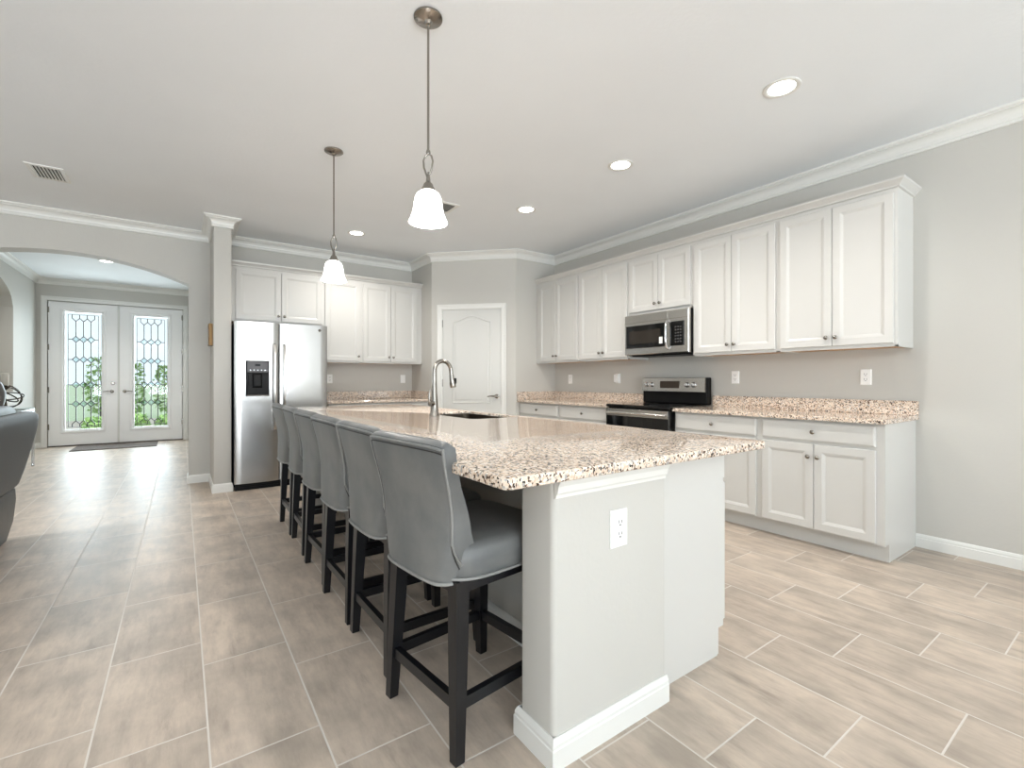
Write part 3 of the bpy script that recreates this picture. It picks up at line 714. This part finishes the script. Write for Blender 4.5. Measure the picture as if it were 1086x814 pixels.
obj('lever_handle', hb, M['nickel'], fc, True, 50)

# ------------------------------------------------------------------ bar stools
def make_stool():
    e = empty('bar_stool', (0, 0, 0), 0, cat='bar stool', group='grey bar stools along the island')
    ZF, ZS_ = .545, .635
    # seat cushion, domed
    bm = bmesh.new()
    def so(z, e_, k): # outline: straight front, round rear
        p = []
        for i in range(40):
            a = 2*PI*i/40; ca, sa = math.cos(a), math.sin(a); ex = .36 if ca > 0 else .55
            x = (.245 if ca > 0 else .235)*math.copysign(abs(ca)**ex, ca); y = .232*math.copysign(abs(sa)**.42, sa)
            p.append((x*k-e_*ca, y*k-e_*sa, z))
        return p
    loops(bm, [so(ZF, .004, 1), so(ZF+.004, 0, 1), so(ZF+.06, -.004, 1), so(ZS_, 0, 1), so(ZS_+.013, .012, 1), so(ZS_+.02, .03, 1), so(ZS_+.028, .0, .55), so(ZS_+.031, 0, .2)])
    st = obj('seat', bm, M['stool'], e, True, 60)
    obj('piping', tube(bmesh.new(), [(x, y, ZF+.004) for x, y, z in so(0, -.003, 1)], .005, 6, True), M['piping'], st, True, 60)
    # backrest shell: a curved wall in plan, leaning and flaring upwards
    ZT = .968; nz, ny = 14, 22
    def rear(t, v):   # t across -1..1, v up 0..1 -> x of rear face, y, z
        hwid = .194+.040*v**.8
        s = max(-1, min(1, t)); y = hwid*math.sin(s*PI/2*.94)/math.sin(PI/2*.94)
        low = max(0, (.34-v)/.34)
        x = -.262+.016*math.sin(PI*v)**2-.034*v**1.5 + (.030-.014*v)*abs(s)**2.4 + .125*low**1.6*abs(s)**7
        z = ZF-.012+(ZT-ZF+.012)*v - .012*v*abs(s)**4
        return x, y, z
    def thick(t, v): return .045+.036*max(0, 1-abs(v-.25)/.45)
    bm = bmesh.new()
    rings = []
    for k in range(nz+1):
        v = k/nz; ring = []
        for i in range(ny+1):
            t = -1+2*i/ny; x, y, z = rear(t, v); ring.append((x, y, z))
        lower = max(0, 1-v*3.2)
        for i in range(ny, -1, -1):
            t = -1+2*i/ny; x, y, z = rear(t, v); th = thick(t, v)
            ring.append((x+th-.02*lower*abs(t)**6, y*(1-.02), z))
        rings.append(ring)
    # rounded top
    for q, (sh, dz) in enumerate(((.012, .010), (.026, .014))):
        ring = []
        for i in range(ny+1):
            t = -1+2*i/ny; x, y, z = rear(t, 1); ring.append((x+sh, y*(1-.012*(q+1)), z+dz))
        for i in range(ny, -1, -1):
            t = -1+2*i/ny; x, y, z = rear(t, 1); th = thick(t, 1); ring.append((x+th-sh*.9, y*(1-.012*(q+1))*.98, z+dz))
        rings.append(ring)
    loops(bm, rings)
    bk = obj('backrest', bm, M['stool'], e, True, 50)
    # double piping round the rear face
    edge = [(-.965, v) for v in [k/16 for k in range(17)]]
    path = [rear(t, v) for t, v in edge] + [rear(-.965+1.93*i/24, .985) for i in range(1, 24)] + [rear(.965, 1-k/16) for k in range(17)]
    obj('piping', tube(bmesh.new(), [(x-.001, y, z) for x, y, z in path], .0045, 6), M['piping'], bk, True, 60)
    path2 = [rear(-.93, k/16*.955) for k in range(17)] + [rear(-.93+1.86*i/24, .955) for i in range(1, 24)] + [rear(.93, (1-k/16)*.955) for k in range(17)]
    obj('seam', tube(bmesh.new(), [(x-.0005, y, z) for x, y, z in path2], .0025, 5), M['seam'], bk)
    obj('rear_welt', tube(bmesh.new(), [(x-.002, y, z+.002) for x, y, z in [rear(-.97+1.94*i/40, 0) for i in range(41)]], .0055, 6), M['piping'], bk, True, 60)
    # frame and legs
    obj('seat_frame', B(((-.2, -.205, .505), (.215, -.175, ZF)), ((-.2, .175, .505), (.215, .205, ZF)), ((.185, -.175, .505), (.215, .175, ZF)), ((-.215, -.175, .505), (-.185, .175, ZF)), bev=.003), M['stoolwood'], e)
    def leg(x0, y0, x1, y1):
        bm = bmesh.new(); a, b = .024, .0165
        sq = lambda x, y, s, z: [(x-s, y-s, z), (x+s, y-s, z), (x+s, y+s, z), (x-s, y+s, z)]
        loops(bm, [sq(x1, y1, b-.002, 0), sq(x1, y1, b, .003), sq(x1*.35+x0*.65, y1*.35+y0*.65, a*.93, .35), sq(x0, y0, a, ZF-.002)])
        return obj('leg', bm, M['stoolwood'], e)
    for s in (-1, 1): leg(-.19, s*.182, -.212, s*.205); leg(.185, s*.182, .205, s*.203)
    h0, h1 = .152, .19
    def lx(f, z): return (f[0]+(f[2]-f[0])*(1-z/.553), f[1]+(f[3]-f[1])*(1-z/.553))
    zc_ = .17
    rx = lx((-.19, .182, -.212, .205), zc_); fx_ = lx((.185, .182, .205, .203), zc_)
    def bar(p, q, zz, w=.011, h=.018):
        bm = bmesh.new(); p, q = Vector(p), Vector(q); d = (q-p).normalized(); s = Vector((-d.y, d.x))*w
        loops(bm, [[(u.x+s.x, u.y+s.y, zz-h), (u.x-s.x, u.y-s.y, zz-h), (u.x-s.x, u.y-s.y, zz+h), (u.x+s.x, u.y+s.y, zz+h)] for u in (p, q)])
        obj('stretcher', bm, M['stoolwood'], e)
    for s in (-1, 1): bar((rx[0], s*rx[1]), (fx_[0], s*fx_[1]), zc_)
    bar((rx[0], -rx[1]), (rx[0], rx[1]), zc_); bar((fx_[0], -fx_[1]), (fx_[0], fx_[1]), zc_)
    return e
stool = make_stool()
spots = [(.868, 1.485, 7), (.872, 1.99, 1.5), (.864, 2.485, 1), (.874, 2.995, 1.5), (.886, 3.545, -1.5), (.890, 4.045, 0)]
ords = ['at the open end of the island, its whole back in view', 'second from the open end of the island', 'third from the open end of the island', 'fourth from the open end of the island', 'second from the refrigerator end of the island', 'at the end of the row, closest to the refrigerator']
for i, (x, y, r) in enumerate(spots):
    o = stool if i == 0 else copy_tree(stool)
    o.location = (x, y, 0); o.rotation_euler = (0, 0, math.radians(r)); o['label'] = 'grey upholstered bar stool '+ords[i]

# ------------------------------------------------------------------ lights
def pendant(x, y, label):
    ZB = 1.893
    e = empty('pendant_light', (x, y, ZB), 0, label=label, cat='pendant light', group='pendants over the island')
    top = ZC-ZB
    obj('canopy', lathe(bmesh.new(), [(.066, top), (.066, top-.008), (.05, top-.016), (.02, top-.022), (.012, top-.034)], 28), M['nickel'], e, True, 35)
    obj('rod', lathe(bmesh.new(), [(.0055, .335), (.0055, top-.03)], 12), M['nickel'], e, True, 40)
    yo = math.radians(-35); ca, sa = math.cos(yo), math.sin(yo)
    pts = []
    for i in range(25):
        t = i/24; a = PI*2*t; w = .030*math.sin(PI*t)**.7*math.sin(a) if 0 < t < 1 else 0
        pts.append((w, .325-.14*(.5-.5*math.cos(a)), ))
    bm = bmesh.new()
    lp = [(0.0, .205), (-.009, .225), (-.020, .258), (-.022, .288), (-.012, .312), (.002, .321), (.015, .312), (.021, .288), (.018, .258), (.010, .232), (.004, .222), (.0, .235)]
    tube(bm, [(u*ca, u*sa, z) for u, z in lp], .0045, 8); lathe(bm, [(.009, .318), (.011, .326), (.009, .336)], 12)
    obj('loop', bm, M['nickel'], e, True, 50)
    obj('socket_cup', lathe(bmesh.new(), [(.006, .225), (.009, .21), (.011, .19), (.022, .178), (.024, .168), (.031, .158), (.033, .148), (.030, .146)], 24), M['nickel'], e, True, 35)
    prof = [(.026, .146), (.040, .142), (.052, .132), (.060, .115), (.065, .09), (.068, .065), (.073, .042), (.081, .02), (.089, .004), (.090, 0)]
    bm = bmesh.new(); lathe(bm, prof+[(r-.004, h) for r, h in prof[::-1]], 40, cap=False); obj('shade', bm, M['shade'], e, True, 60)
    l = bpy.data.lights.new('bulb', 'POINT'); l.energy = PENDANT_POWER; l.color = LAMP_COL; l.shadow_soft_size = .03
    o = bpy.data.objects.new('bulb', l); COL.objects.link(o); o.parent = e; o.location = (0, 0, -.01)
pendant(.94, 2.01, 'nickel pendant with glowing white bell shade over the stool second from the open end')
pendant(.918, 3.579, 'nickel pendant with glowing white bell shade hanging towards the refrigerator, ceiling canopy in view')
def can(x, y, z, label, power=CAN_POWER, spread=150):
    e = empty('ceiling_light', (x, y, z), 0, label=label, cat='ceiling light', group='recessed lights in the ceiling')
    obj('trim_ring', lathe(bmesh.new(), [(.098, 0), (.098, -.004), (.09, -.007), (.074, -.004), (.07, -.001)], 32, cap=False), M['trim'], e, True, 40)
    obj('lens', lathe(bmesh.new(), [(0.001, -.0035), (.05, -.0035), (.073, -.002)], 32, cap=False), M['lens'], e)
    l = bpy.data.lights.new('downlight', 'SPOT'); l.energy = power; l.color = LAMP_COL; l.spot_size = math.radians(spread); l.spot_blend = .8; l.shadow_soft_size = .07
    o = bpy.data.objects.new('downlight', l); COL.objects.link(o); o.parent = e; o.location = (0, 0, -.012)
can(2.836, 1.315, ZC, 'round recessed light over the open end of the range aisle')
can(2.817, 2.515, ZC, 'round recessed light in the ceiling above the aisle by the range')
can(2.784, 3.703, ZC, 'round recessed light in the ceiling in front of the corner pantry')
can(1.639, 5.415, ZC, 'round recessed light in the ceiling near the back wall cabinets')
can(-.912, 9.2, FZ, 'round recessed light in the entry hall ceiling seen under the arch', 135, 150)
for x, y in ((-2.1, 4.9), (-2.3, 1.6), (-2.3, -1.6), (1.0, -2.4)):  # unseen fill lights, added to brighten the floor, arch wall and ceiling
    can(x, y, ZC, 'unseen recessed fill light added over the living area', 200 if y > 4 else 120, 150 if y > 4 else 125)
def vent(x0, y0, x1, y1, n, label, sgn=1):
    cx_, cy_ = (x0+x1)/2, (y0+y1)/2; w, h = (x1-x0)/2, (y1-y0)/2
    e = empty('ceiling_vent', (cx_, cy_, ZC), 0, label=label, cat='vent', group='ceiling vents')
    bm = bmesh.new(); f = .03
    rg_ = lambda i, z: [(-w+i, -h+i, z), (w-i, -h+i, z), (w-i, h-i, z), (-w+i, h-i, z)]
    loops(bm, [rg_(0, 0), rg_(.002, -.006), rg_(f-.006, -.010), rg_(f, -.008), rg_(f, 0)], False, False); obj('frame', bm, M['trim'], e)
    obj('duct_opening', B(((-w+f, -h+f, -.002), (w-f, h-f, -.001))), M['black'], e)
    bm = bmesh.new()
    for k in range(n):
        c = -w+f+(2*w-2*f)*(k+.5)/n; s = .011
        loops(bm, [[(c-sgn*s, yy, -.003), (c+sgn*s*.3, yy, -.012), (c+sgn*(s*.3+.003), yy, -.011), (c-sgn*(s-.003), yy, -.002)] for yy in (-h+f, h-f)])
    obj('louver', bm, M['trim'], e)
vent(-1.0, 5.13, -.77, 5.46, 8, 'white louvred ceiling vent above the arch wall')
vent(1.96, 3.98, 2.20, 4.24, 8, 'white ceiling vent half hidden behind the bell pendant', -1)

# ------------------------------------------------------------------ outlets and plates
def outlet(loc, rz, label, cat='outlet', kind='outlet', w=.072, h=.116):
    e = empty('wall_outlet' if kind == 'outlet' else 'light_switch', loc, rz, label=label, cat=cat)
    obj('cover_plate', panel(-w/2, -h/2, w/2, h/2, 0, [(0, -.003), (.003, -.006), (.01, -.0065)]), M['plastic'], e)
    if kind == 'outlet':
        for s in (-1, 1):
            zc_ = s*.0195
            r = obj('receptacle', panel(-.017, zc_-.0145, .017, zc_+.0145, -.006, [(0, -.0075), (.003, -.0085)]), M['plastic'], e)
            bm = B(((-.009, -.0092, zc_-.001), (-.006, -.0082, zc_+.009)), ((.006, -.0092, zc_-.001), (.009, -.0082, zc_+.008)), ((-.003, -.0092, zc_-.010), (.003, -.0082, zc_-.005)))
            obj('slot', bm, M['slot'], r)
    else:
        obj('rocker', panel(-.017, -.034, .017, .034, -.006, [(0, -.0085), (.004, -.010)]), M['plastic'], e)
    return e
outlet((1.187, PYN-.0005, .668), 0, 'white outlet on the end wall of the island', w=.08, h=.125)
outlet((XR-.0005, 1.345, 1.185), RW, 'white outlet under the wall cabinet at the open end')
outlet((XR-.0005, 2.36, 1.19), RW, 'white outlet on the wall beside the range backguard')
outlet((XR-.0005, 4.62, 1.18), RW, 'white outlet on the wall in the corner beyond the range')
outlet((1.59, YK-.0005, 1.185), 0, 'white outlet on the back wall beside the refrigerator')
outlet((2.60, YK-.0005, 1.185), 0, 'white light switch on the back wall beside the pantry corner', 'switch', 'switch')
pl = empty('plug_in_freshener', (XR-.0005, 3.79, 1.187), RW, label='white plug-in device in the wall outlet beyond the range', cat='plug-in device')
obj('cover_plate', panel(-.037, -.058, .037, .058, 0, [(0, -.003), (.003, -.006)]), M['plastic'], pl)
bm = bmesh.new(); loops(bm, [[(-.032, y, -.05*k), (.032, y, -.05*k), (.032, y, .05*k), (-.032, y, .05*k)] for y, k in ((-.006, 1), (-.03, 1), (-.045, .8))]); bmesh.ops.bevel(bm, geom=bm.edges, offset=.004, segments=2, affect='EDGES'); obj('housing', bm, M['plastic'], pl)
tp = empty('chime_plate', (FIN[0]-.0005, 5.93, 1.645), -PI/2, label='small bronze wall plate on the side of the column near the refrigerator', cat='wall plate')
obj('plate', panel(-.10, -.115, .10, .115, 0, [(0, -.03), (.006, -.038), (.02, -.04)]), M['bronze'], tp)

# ------------------------------------------------------------------ sofa at the edge of the living room
so_ = empty('leather_recliner_sofa', (-1.4, 4.0, 0), 0, label='dark grey leather sofa cut off by the picture edge, back to the kitchen', cat='sofa')
def prof_sweep(bm, prof, ys):
    rings = []
    for y, sc_ in ys:
        cx_ = sum(p[0] for p in prof)/len(prof); cz_ = sum(p[1] for p in prof)/len(prof)
        rings.append([(cx_+(x-cx_)*sc_+1.4, y-4.0, cz_+(z-cz_)*sc_) for x, z in prof])
    loops(bm, rings); return bm
bp = [(-1.0, .37), (-.975, .40), (-.945, .50), (-.91, .65), (-.882, .78), (-.868, .87), (-.872, .91), (-.90, .932), (-.97, .935), (-1.05, .91), (-1.10, .84), (-1.14, .62), (-1.17, .40)]
obj('back', prof_sweep(bmesh.new(), bp, ((2.6, .9), (2.62, .97), (2.68, 1), (4.84, 1), (4.9, .985), (4.915, .93))), M['sofa'], so_, True, 50)
obj('skirt', prof_sweep(bmesh.new(), [(-1.035, .0), (-1.0, .14), (-.985, .3), (-.99, .375), (-1.8, .375), (-1.8, 0)], ((2.66, 1), (4.88, 1))), M['sofa_dark'], so_, True, 30)
obj('seat', B(((-.52+.0, -1.3, .375), (.24, .8, .5)), bev=.03), M['sofa'], so_, True, 40)
for yy in (-1.32, .72): obj('arm', B(((-.5, yy, .376), (.24, yy+.17, .64)), bev=.05, seg=4), M['sofa'], so_, True, 40)
bm = bmesh.new(); box(bm, (.26, -.2, .80), (.46, .72, .985), .055, 5); obj('headrest', bm, M['sofa_dark'], so_, True, 50)

# ------------------------------------------------------------------ entry console and what stands on it
tb = empty('console_table', (-1.83, 8.2, 0), 0, label='glass and silver console table in the entry hall behind the sofa', cat='table')
obj('top', B(((-.2, -.75, .785), (.2, .75, .80)), bev=.004), M['glass'], tb)
bm = B(((-.2, -.75, .74), (.2, -.72, .784)), ((-.2, .72, .74), (.2, .75, .784)), ((-.2, -.72, .74), (-.17, .72, .784)), ((.17, -.72, .74), (.2, .72, .784)), bev=.003)
obj('frame', bm, M['chrome'], tb)
for x in (-.185, .185):
    for y in (-.735, .735): obj('leg', lathe(bmesh.new(), [(.012, 0), (.02, .01), (.016, .05), (.014, .4), (.018, .7), (.022, .739)], 14, (x, y, 0)), M['chrome'], tb, True, 40)
bw = empty('wire_bowl', (-1.80, 8.42, .801), 0, label='dark metal ring sculpture on the console table holding a white candle', cat='sculpture')
for k, (r, tx, tz) in enumerate(((.17, .25, .1), (.155, 1.2, .6), (.15, 1.45, 1.8), (.13, .6, 2.4), (.16, 1.0, 2.9))):
    mt = Matrix.Rotation(tz, 3, 'Z') @ Matrix.Rotation(tx, 3, 'X')
    pts = [tuple(mt @ Vector((r*math.cos(2*PI*i/36), r*math.sin(2*PI*i/36), 0)) + Vector((0, 0, .165))) for i in range(36)]
    obj('ring', tube(bmesh.new(), pts, .008, 8, True), M['darkmetal'], bw, True, 60)
obj('dish', lathe(bmesh.new(), [(.01, 0), (.05, .002), (.05, .01), (.012, .02), (.012, .24), (.06, .285), (.065, .2935), (.0, .2935)], 24), M['darkmetal'], bw, True, 40)
tag(obj('candle', lathe(bmesh.new(), [(.036, 1.095), (.037, 1.098), (.037, 1.25), (.03, 1.255), (.0, 1.25)], 20, (-1.80, 8.42, .0)), M['candle'], None, True, 40), 'white pillar candle on the ring sculpture in the entry hall', 'candle')
tag(obj('tall_vase', lathe(bmesh.new(), [(.06, .801), (.09, .82), (.115, .92), (.12, 1.02), (.09, 1.12), (.05, 1.18), (.045, 1.22), (.065, 1.25), (.058, 1.25), (.04, 1.2)], 28, (-1.82, 8.0, 0)), M['ceramic'], None, True, 40), 'dark grey vase at the picture edge on the console table', 'vase')
bm = bmesh.new(); pts = [(FX0-.10, nc+.54*math.cos(2*PI*i/48), 1.72+.54*math.sin(2*PI*i/48)) for i in range(48)]
mr = empty('round_mirror', (0, 0, 0), 0, label='round mirror with dark rim in the arched niche of the entry hall', cat='mirror')
obj('rim', tube(bm, pts, .035, 10, True), M['darkmetal'], mr, True, 60)
obj('mirror_glass', lathe(bmesh.new(), [(.52, FX0-.145), (.52, FX0-.115), (.0, FX0-.112)], 48, (0, nc, 1.72), 'x', False), M['mirror'], mr)
